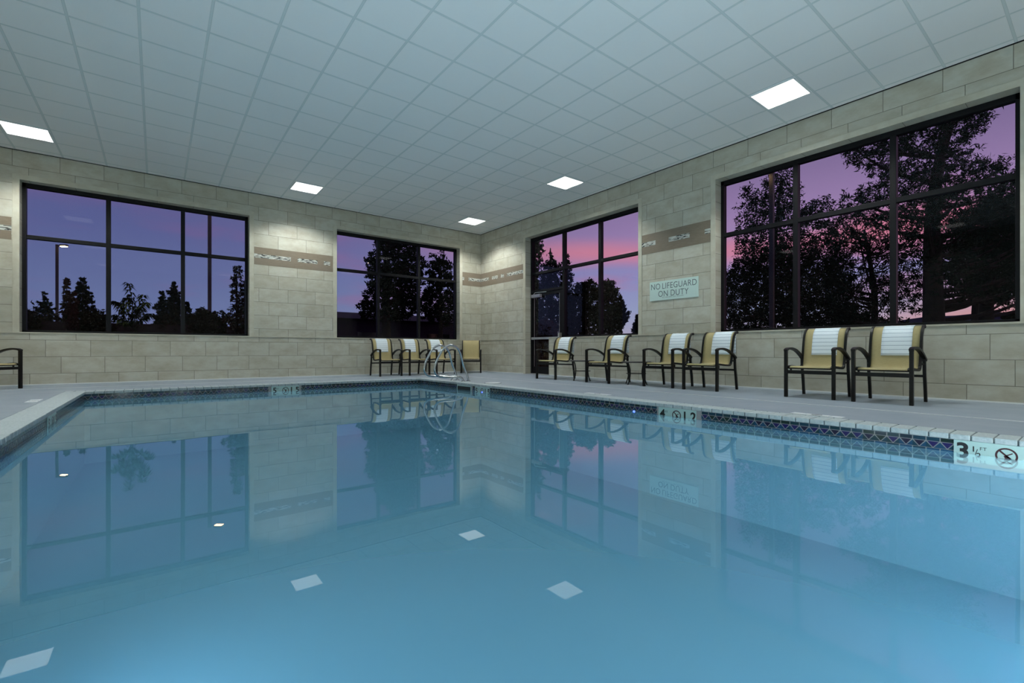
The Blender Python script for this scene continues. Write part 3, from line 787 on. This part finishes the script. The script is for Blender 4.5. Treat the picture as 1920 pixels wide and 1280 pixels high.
rs = np.random.RandomState(11)
def leaf_cloud(name, m_, blobs, parent, size, dens, aspect=.35, clump=18, droop=0.):
    """blobs: (centre Vector, radius m). Leaves are small triangles gathered in tufts."""
    Vs = []
    for c_, r_ in blobs:
        nl = max(10, int(dens*4*r_*r_/(size*size*aspect*1.2))); nc = max(2, nl//clump)
        d = rs.normal(size=(nc, 3)); d /= np.linalg.norm(d, axis=1)[:, None]
        tc_ = np.array(c_)+d*(r_*rs.uniform(.15, 1., nc)**.5)[:, None]
        P = np.repeat(tc_, clump, 0); n = len(P)
        P = P+rs.normal(size=(n, 3))*min(r_*.26, size*1.6)
        u = rs.normal(size=(n, 3)); u[:, 2] -= droop*2; u /= np.linalg.norm(u, axis=1)[:, None]
        q = rs.normal(size=(n, 3)); v_ = np.cross(u, q); v_ /= np.linalg.norm(v_, axis=1)[:, None]+1e-6
        L = size*rs.uniform(.6, 1.3, n)[:, None]
        Vs.append(np.stack([P-u*L*.5, P+v_*L*aspect*.5+u*L*.05, P+u*L*.5, P-v_*L*aspect*.5+u*L*.05], 1).reshape(-1, 3))
    V = np.concatenate(Vs).astype(np.float32); V[:, 2] = np.maximum(V[:, 2], GZ+.01); nf = len(V)//4
    me = bpy.data.meshes.new(name); me.vertices.add(len(V)); me.vertices.foreach_set('co', V.ravel())
    me.loops.add(nf*4); me.loops.foreach_set('vertex_index', np.arange(nf*4, dtype=np.int32))
    me.polygons.add(nf); me.polygons.foreach_set('loop_start', np.arange(0, nf*4, 4, dtype=np.int32))
    me.materials.append(m_); me.update(calc_edges=True); me.validate()
    o = bpy.data.objects.new(name, me); C.objects.link(o); o.parent = parent
    return o
def inpoly(x, y, P):
    c_ = False; j = len(P)-1
    for i in range(len(P)):
        if (P[i][1] > y) != (P[j][1] > y) and x < (P[j][0]-P[i][0])*(y-P[i][1])/(P[j][1]-P[i][1])+P[i][0]: c_ = not c_
        j = i
    return c_
def crown_tree(name, lb, cat, poly, d, br, trunk, tr_r, leafm, size, dens, depth=1.5, n=None, group=None, tips=True, aspect=.35):
    """poly: crown outline seen from the room (pixels) -> blobs spread in real depth about d metres"""
    rnd = random.Random(int(poly[0][0]*7+poly[0][1]))
    xs_ = [p[0] for p in poly]; ys_ = [p[1] for p in poly]
    s_ = br*.72; pts = []
    y = min(ys_)
    while y <= max(ys_):
        x = min(xs_)
        while x <= max(xs_):
            px, py = x+rnd.uniform(-.5, .5)*s_, y+rnd.uniform(-.5, .5)*s_
            if inpoly(px, py, poly): pts.append((px, py))
            x += s_
        y += s_
    if n: rnd.shuffle(pts); pts = pts[:n]
    base = at(trunk[0][0], 0, d); base.z = GZ
    root = empty(name, base); tag(root, lb, cat, group)
    mid = sum(xs_)/len(xs_)
    blobs = []
    for px, py in pts:
        w_ = (1-min(1, abs(px-trunk[-1][0])/(max(xs_)-min(xs_)+1)))
        blobs.append((at(px, py, d+rnd.uniform(-depth, depth)*(.4+.6*w_))-base, br*d/F*rnd.uniform(.75, 1.2)))
    # keep only what stands beyond the walls
    blobs = [(q, r_) for q, r_ in blobs if (q+base).x > WT+r_+.3 or (q+base).y > WT+r_+.3]
    leaf_cloud('foliage', leafm, blobs, root, size, dens, aspect=aspect)
    T = [at(px, py, d)-base for px, py in trunk]; T[0].z = 0
    b = MB(); b.tube(spline(T, 4), [tr_r*(1-.75*i/(4*(len(T)-1))) for i in range(4*(len(T)-1)+1)], 8)
    rnd.shuffle(blobs)
    for q, r_ in blobs[:40]:
        # limb from the trunk below the tuft out to it
        zz = max(.3, q.z-abs((q-Vector((0, 0, q.z))).length)*.35); k_ = 0
        for i in range(len(T)-1):
            if T[i].z <= zz <= T[i+1].z: k_ = i
        f_ = min(1, max(0, (zz-T[k_].z)/max(.01, T[k_+1].z-T[k_].z))); s0 = T[k_].lerp(T[k_+1], f_)
        mdp = s0.lerp(q, .55)+Vector((0, 0, -.08*(q-s0).length))
        b.tube(spline([s0, mdp, q], 3), [tr_r*.28, tr_r*.24, tr_r*.2, tr_r*.16, tr_r*.12, tr_r*.09, tr_r*.06], 5)
    b.build('trunk', M['bark'], root, smooth=True)
    return root
def spruce(name, lb, px, top, wpx, d, leafm, size, dens, group=None, loose=.0, bottom=640, power=1.):
    base = at(px, 0, d); base.z = GZ; tip = at(px, top, d)-base; Hh = tip.z; R_ = wpx/2*d/F*1.15
    rnd = random.Random(int(px*13+top)); root = empty(name, base); tag(root, lb, 'tree', group)
    blobs = []; b = MB(); b.tube([(0, 0, 0), (0, 0, Hh*.5), (0, 0, Hh)], [R_*.09+.04, R_*.05+.02, .008], 7)
    lv = max(12, int(Hh/.19))
    for i in range(lv):
        t_ = i/(lv-1); z = Hh*(.97-.90*t_); r_ = R_*(t_**power)*rnd.uniform(.62, 1.15)+.05; k_ = max(4, int(4+t_*9))
        for j in range(k_):
            a = 2*PI*(j+rnd.random()*.7)/k_+i
            for q in (.45, .95) if r_ > .25 else (.6,):
                if rnd.random() < loose*(q > .5): continue
                blobs.append((Vector((math.cos(a)*r_*q, math.sin(a)*r_*q, z-.22*r_*q+rnd.uniform(-.05, .05))), max(.09, r_*.26)))
            b.tube([(0, 0, z), (math.cos(a)*r_, math.sin(a)*r_, z-.2*r_)], [.012, .005], 4)
    leaf_cloud('foliage', leafm, blobs, root, size, dens)
    b.build('trunk', M['bark'], root)
    return root
# seen through the right window
crown_tree('pine_tree', 'huge dark pine filling the right half of the right window', 'tree',
 [(1578, 285), (1620, 262), (1680, 240), (1740, 212), (1790, 150), (1850, 130), (1872, 195), (1838, 240), (1812, 262), (1835, 292), (1880, 300), (1940, 320), (1985, 420), (1985, 545), (1890, 560), (1800, 555), (1735, 535), (1712, 480), (1680, 440), (1600, 405), (1572, 372), (1625, 352), (1645, 330), (1600, 312)],
 15, 15, [(1752, 700), (1750, 560), (1748, 420), (1762, 300), (1800, 180)], .33, M['needle'], .17, 1.25, depth=1.7, aspect=.22)
crown_tree('pine_tree', 'second dark pine trunk at the far right edge of the right window', 'tree',
 [(1800, 420), (1900, 380), (2000, 400), (2000, 560), (1900, 575), (1815, 560), (1780, 500)],
 19, 15, [(1850, 700), (1850, 560), (1870, 420)], .34, M['needle'], .18, 1.2, depth=1.4, aspect=.22)
crown_tree('pine_tree', 'loose branching tree in the middle of the right window', 'tree',
 [(1585, 395), (1640, 425), (1700, 470), (1735, 540), (1735, 588), (1680, 575), (1640, 590), (1600, 612), (1560, 600), (1555, 520), (1548, 440)],
 21, 13, [(1632, 700), (1640, 560), (1620, 430)], .2, M['needle'], .2, .75, depth=1.6, aspect=.22)
crown_tree('conifer_tree', 'tall bushy twin-topped conifer at the left side of the right window', 'tree',
 [(1462, 318), (1486, 325), (1498, 375), (1518, 392), (1535, 352), (1552, 392), (1578, 440), (1592, 520), (1580, 625), (1362, 625), (1363, 520), (1386, 478), (1381, 425), (1394, 378), (1392, 350), (1412, 350), (1425, 372), (1440, 336)],
 27, 13, [(1450, 700), (1450, 500), (1465, 330)], .22, M['needle'], .2, 1.5, depth=1.8)
crown_tree('shrub', 'rounded shrub low behind the right window, left of the pine trunk', 'shrub',
 [(1560, 612), (1572, 588), (1600, 580), (1640, 592), (1700, 600), (1735, 612), (1735, 640), (1560, 640)], 32.5, 9, [(1640, 700), (1640, 610)], .08, M['leaf'], .25, .9, depth=1.2)
crown_tree('shrub', 'small shrub at the bottom right corner of the right window', 'shrub',
 [(1880, 600), (1900, 585), (1940, 560), (1980, 570), (1980, 630), (1880, 630)], 26, 8, [(1930, 700), (1930, 600)], .08, M['leaf'], .22, .8, depth=1.)
crown_tree('leafy_tree', 'broad dark tree mass low behind the left half of the right window', 'tree',
 [(1350, 520), (1400, 480), (1470, 462), (1550, 490), (1605, 545), (1610, 640), (1350, 640)], 42, 11, [(1480, 700), (1480, 600), (1480, 480)], .25, M['leaf'], .3, 1.6, depth=2.)
crown_tree('leafy_tree', 'dark tree mass behind the second pine trunk', 'tree',
 [(1780, 420), (1850, 360), (1990, 370), (1990, 545), (1890, 560), (1790, 545)], 26, 13, [(1830, 700), (1830, 560), (1850, 400)], .25, M['leaf'], .26, 1.5, depth=1.6)
# seen through the window beside the door
crown_tree('conifer_tree', 'narrow dark conifer at the left edge of the door window', 'tree',
 [(990, 440), (1012, 435), (1016, 470), (1012, 520), (1020, 570), (1018, 640), (985, 640)], 26, 7, [(1002, 700), (1002, 540), (1004, 440)], .15, M['needle'], .2, .9, depth=1.)
crown_tree('conifer_tree', 'spired conifer behind the glass door', 'tree',
 [(1032, 463), (1036, 490), (1048, 498), (1054, 540), (1064, 560), (1064, 640), (1008, 640), (1008, 545), (1020, 505), (1028, 490)], 32, 7, [(1034, 700), (1033, 540), (1032, 465)], .14, M['needle'], .24, .75, depth=1.2)
crown_tree('conifer_tree', 'slim conifer behind the first mullion right of the door', 'tree',
 [(1061, 470), (1067, 500), (1072, 540), (1076, 600), (1072, 640), (1055, 640), (1055, 520)], 30, 6, [(1064, 700), (1063, 540), (1062, 472)], .12, M['needle'], .2, .85, depth=.8)
crown_tree('leafy_tree', 'rounded dark tree in the middle pane of the door window', 'tree',
 [(1082, 532), (1098, 525), (1116, 532), (1126, 560), (1130, 640), (1064, 640), (1066, 565)], 27, 7, [(1095, 700), (1096, 600), (1097, 540)], .16, M['leaf'], .24, .95, depth=1.4)
crown_tree('leafy_tree', 'rounded tree behind the right mullion of the door window', 'tree',
 [(1122, 535), (1140, 525), (1155, 538), (1166, 572), (1168, 600), (1160, 640), (1120, 640)], 30, 7, [(1143, 700), (1142, 600), (1140, 535)], .16, M['leaf'], .26, .8, depth=1.4)
crown_tree('leafy_tree', 'small round tree in the right pane of the door window', 'tree',
 [(1160, 565), (1170, 568), (1177, 590), (1172, 606), (1160, 606), (1152, 580)], 34, 5, [(1166, 700), (1165, 620), (1165, 575)], .1, M['leaf'], .26, .8, depth=.8)
spruce('conifer_tree', 'small far conifer at the right edge of the door window', 1195, 590, 40, 48, M['needle'], .4, .9)
crown_tree('shrub', 'reddish shrub low behind the glass door', 'shrub',
 [(1005, 605), (1025, 598), (1042, 606), (1044, 700), (1003, 700)], 20, 7, [(1024, 705), (1024, 640)], .05, M['redleaf'], .16, .9, depth=.6)
# seen through the small far window
crown_tree('pine_tree', 'tall double-trunked pine in the small far window', 'tree',
 [(712, 430), (745, 395), (775, 430), (780, 468), (797, 500), (788, 530), (792, 580), (760, 598), (700, 596), (680, 590), (677, 572), (695, 540), (690, 505), (686, 484), (702, 474)], 25, 8.5, [(724, 700), (724, 560), (726, 420)], .33, M['needle'], .22, 1.2, depth=1.6)
crown_tree('pine_tree', 'shorter pine at the right side of the small far window', 'tree',
 [(812, 482), (824, 476), (840, 492), (849, 520), (868, 550), (880, 590), (860, 604), (792, 602), (790, 565), (801, 530), (802, 500)], 29, 8, [(826, 700), (826, 580), (823, 480)], .18, M['needle'], .24, 1.2, depth=1.5)
# seen through the big left window
spruce('conifer_tree', 'small open-branched spruce left of the lamp post in the left window', 84, 545, 66, 28, M['needle'], .17, .38, loose=.25, power=.8)
spruce('slender_tree', 'slender reddish sapling right of the lamp post', 125, 520, 20, 22, M['redleaf'], .13, .45, power=.7)
spruce('conifer_tree', 'dense dark spruce in the left pane of the left window', 155, 520, 64, 24, M['needle'], .17, .8, power=.6)
spruce('slender_tree', 'thin brownish sapling beside the dense spruce', 137, 547, 22, 18.5, M['redleaf'], .13, .6, power=.5)
spruce('conifer_tree', 'lower pointed spruce left of the window mullion, second pane', 304, 546, 46, 24, M['needle'], .18, .8, power=.7)
spruce('conifer_tree', 'taller pointed spruce beside the second mullion', 326, 526, 66, 31, M['needle'], .2, .8, power=.7)
spruce('conifer_tree', 'short spruce in the narrow third pane of the left window', 352, 567, 36, 27, M['needle'], .2, .8, power=.6)
spruce('slender_tree', 'tall slender reddish tree at the right end of the left window', 444, 498, 34, 12, M['redleaf'], .085, .42, power=.55)
spruce('slender_tree', 'shorter dark sapling against the right jamb of the left window', 458, 530, 22, 13, M['leaf'], .085, .7, power=.45)
for i, (px, py, wd_, lb) in enumerate([(178, 582, 56, 'round shrub beside the first mullion of the left window'), (380, 578, 34, 'round shrub below the narrow third pane'), (408, 584, 36, 'round shrub below the last pane of the left window'), (50, 585, 44, 'round shrub at the left edge of the left window')]):
    crown_tree('shrub', lb, 'shrub', [(px-wd_/2, py+18), (px-wd_/3, py+4), (px, py), (px+wd_/3, py+5), (px+wd_/2, py+20), (px+wd_/2, 650), (px-wd_/2, 650)], [18.5, 20, 18.7, 19.3][i], 7, [(px, 700), (px, 615)], .07, M['leaf'], .17, .9, depth=.9)
# near sapling with long drooping leaves
base = at(246, 0, 9.5); base.z = GZ
root = empty('young_tree', base); tag(root, 'young tree with long drooping leaves just outside the left window', 'tree')
b = MB(); VL = []
stems = [((246, 640), (248, 590), (247, 560), (240, 531)), ((247, 620), (258, 580), (268, 553)), ((246, 620), (232, 590), (222, 570), (213, 566)), ((247, 600), (262, 580), (276, 568)), ((246, 600), (236, 575), (238, 558)), ((247, 615), (225, 600), (212, 590)), ((248, 610), (270, 598), (282, 588))]
lb_ = MB(); rnd = random.Random(5)
for st in stems:
    P = [at(x, y, 9.5+rnd.uniform(-.35, .35)*(i > 0))-base for i, (x, y) in enumerate(st)]
    S = spline(P, 8); b.tube(S, [.014*(1-.8*i/len(S)) for i in range(len(S))], 5)
    for i in range(4, len(S)):
        for _ in range(6):
            a = rnd.uniform(0, 2*PI); L = rnd.uniform(.09, .15); dr = Vector((math.cos(a), math.sin(a), rnd.uniform(-.25, .25))).normalized()
            p = S[i]; sd = dr.cross(Vector((0, 0, 1))).normalized()*.02
            m1 = p+dr*L*.5+Vector((0, 0, .006)); e = p+dr*L+Vector((0, 0, -L*.55))
            lb_.quad(tuple(p), tuple(m1+sd), tuple(e), tuple(m1-sd))
stem_ = [at(246, 640, 9.5)-base, Vector((0, 0, 0))]; b.tube(stem_, .018, 6)
b.build('trunk', M['bark'], root); lb_.build('foliage', M['leaf'], root)
# clipped hedge beyond the far wall
base = Vector((-9, 17.3, GZ)); root = empty('hedge', base); tag(root, 'long low dark hedge across the bottom of the left window', 'hedge')
leaf_cloud('foliage', M['leaf'], [(Vector((-9+i*.42, .25*math.sin(i*1.7), .5+.5*j+.18*math.sin(i*2.3+j))), .5) for i in range(38) for j in (0, 1, 2, 3, 4) if j < 4 or i % 3], root, .2, .55)
b = MB(); b.box(-9.2, 6.6, -.2, .2, 0, 2.1); b.build('stems', M['bark'], root)
# low building behind the pines
root = empty('building', (6.2, 21, GZ)); tag(root, 'low dark building with a shallow pitched roof behind the far pines', 'building')
b = MB(); b.box(-6.2, 6.2, -3, 3, 0, 2.9); b.build('wall', M['farwall'], root)
b = MB(); v_ = [(-6.6, -3.4, 2.85), (6.6, -3.4, 2.85), (6.6, 3.4, 2.85), (-6.6, 3.4, 2.85), (-5.2, 0, 3.5), (5.2, 0, 3.5)]
b.v = v_; b.f = [(0, 1, 5, 4), (2, 3, 4, 5), (1, 2, 5), (3, 0, 4), (0, 3, 2, 1)]; b.mi = [0]*5; b.build('roof', M['farroof'], root)
for x in (-3.8, 1.2):
    b = MB(); b.box(x, x+1.8, -3.04, -3.0, .9, 2.0); b.build('window', M['carglass'], root)
b = MB(); b.box(3.9, 5.9, -3.04, -3.0, 0, 2.1); b.build('garage_door', M['farroof'], root)

# lamp posts
def lamp_post(lb, px, d, side, top=8.8):
    base = at(px, 0, d); base.z = GZ; root = empty('lamp_post', base); tag(root, lb, 'lamp post', 'parking lot lamp posts')
    hh = top-GZ; r_ = Vector((AX[0], -AX[1], 0))*side
    b = MB(); b.box(-.3, .3, -.3, .3, 0, .5); b.build('concrete_base', M['ground'], root)
    b = MB(); b.tube([(0, 0, .5), (0, 0, hh)], (.085, .085), square=True, up=(1, 0, 0)); b.build('pole', M['polemetal'], root)
    b = MB(); b.tube([Vector((0, 0, hh-.12)), r_*.30+Vector((0, 0, hh-.10))], .035, 6); b.build('arm', M['polemetal'], root)
    b = MB(); c0 = r_*.52+Vector((0, 0, hh-.06))
    b.tube([c0-r_*.26, c0-r_*.22, c0+r_*.22, c0+r_*.26], [(.03, .09), (.085, .17), (.075, .17), (.03, .1)], 10, up=(0, 0, 1)); b.build('lamp_head', M['polemetal'], root)
    b = MB(); c1 = c0+Vector((0, 0, -.085)); b.tube([c1-r_*.19, c1+r_*.19], [(.035, .13), (.035, .13)], 10, up=(0, 0, 1)); b.build('lamp_lens', M['sodium'], root)
lamp_post('tall lamp post with a glowing lamp in the left pane of the left window', 107, 35.6, 1)
lamp_post('lamp post between the last panes of the left window, its lamp above the frame', 393, 25.5, 1)
lamp_post('lamp post glowing behind the pine in the small far window', 704, 42, -1)
lamp_post('lamp post with an orange-lit top in the left pane of the right window', 1447, 21, -1)
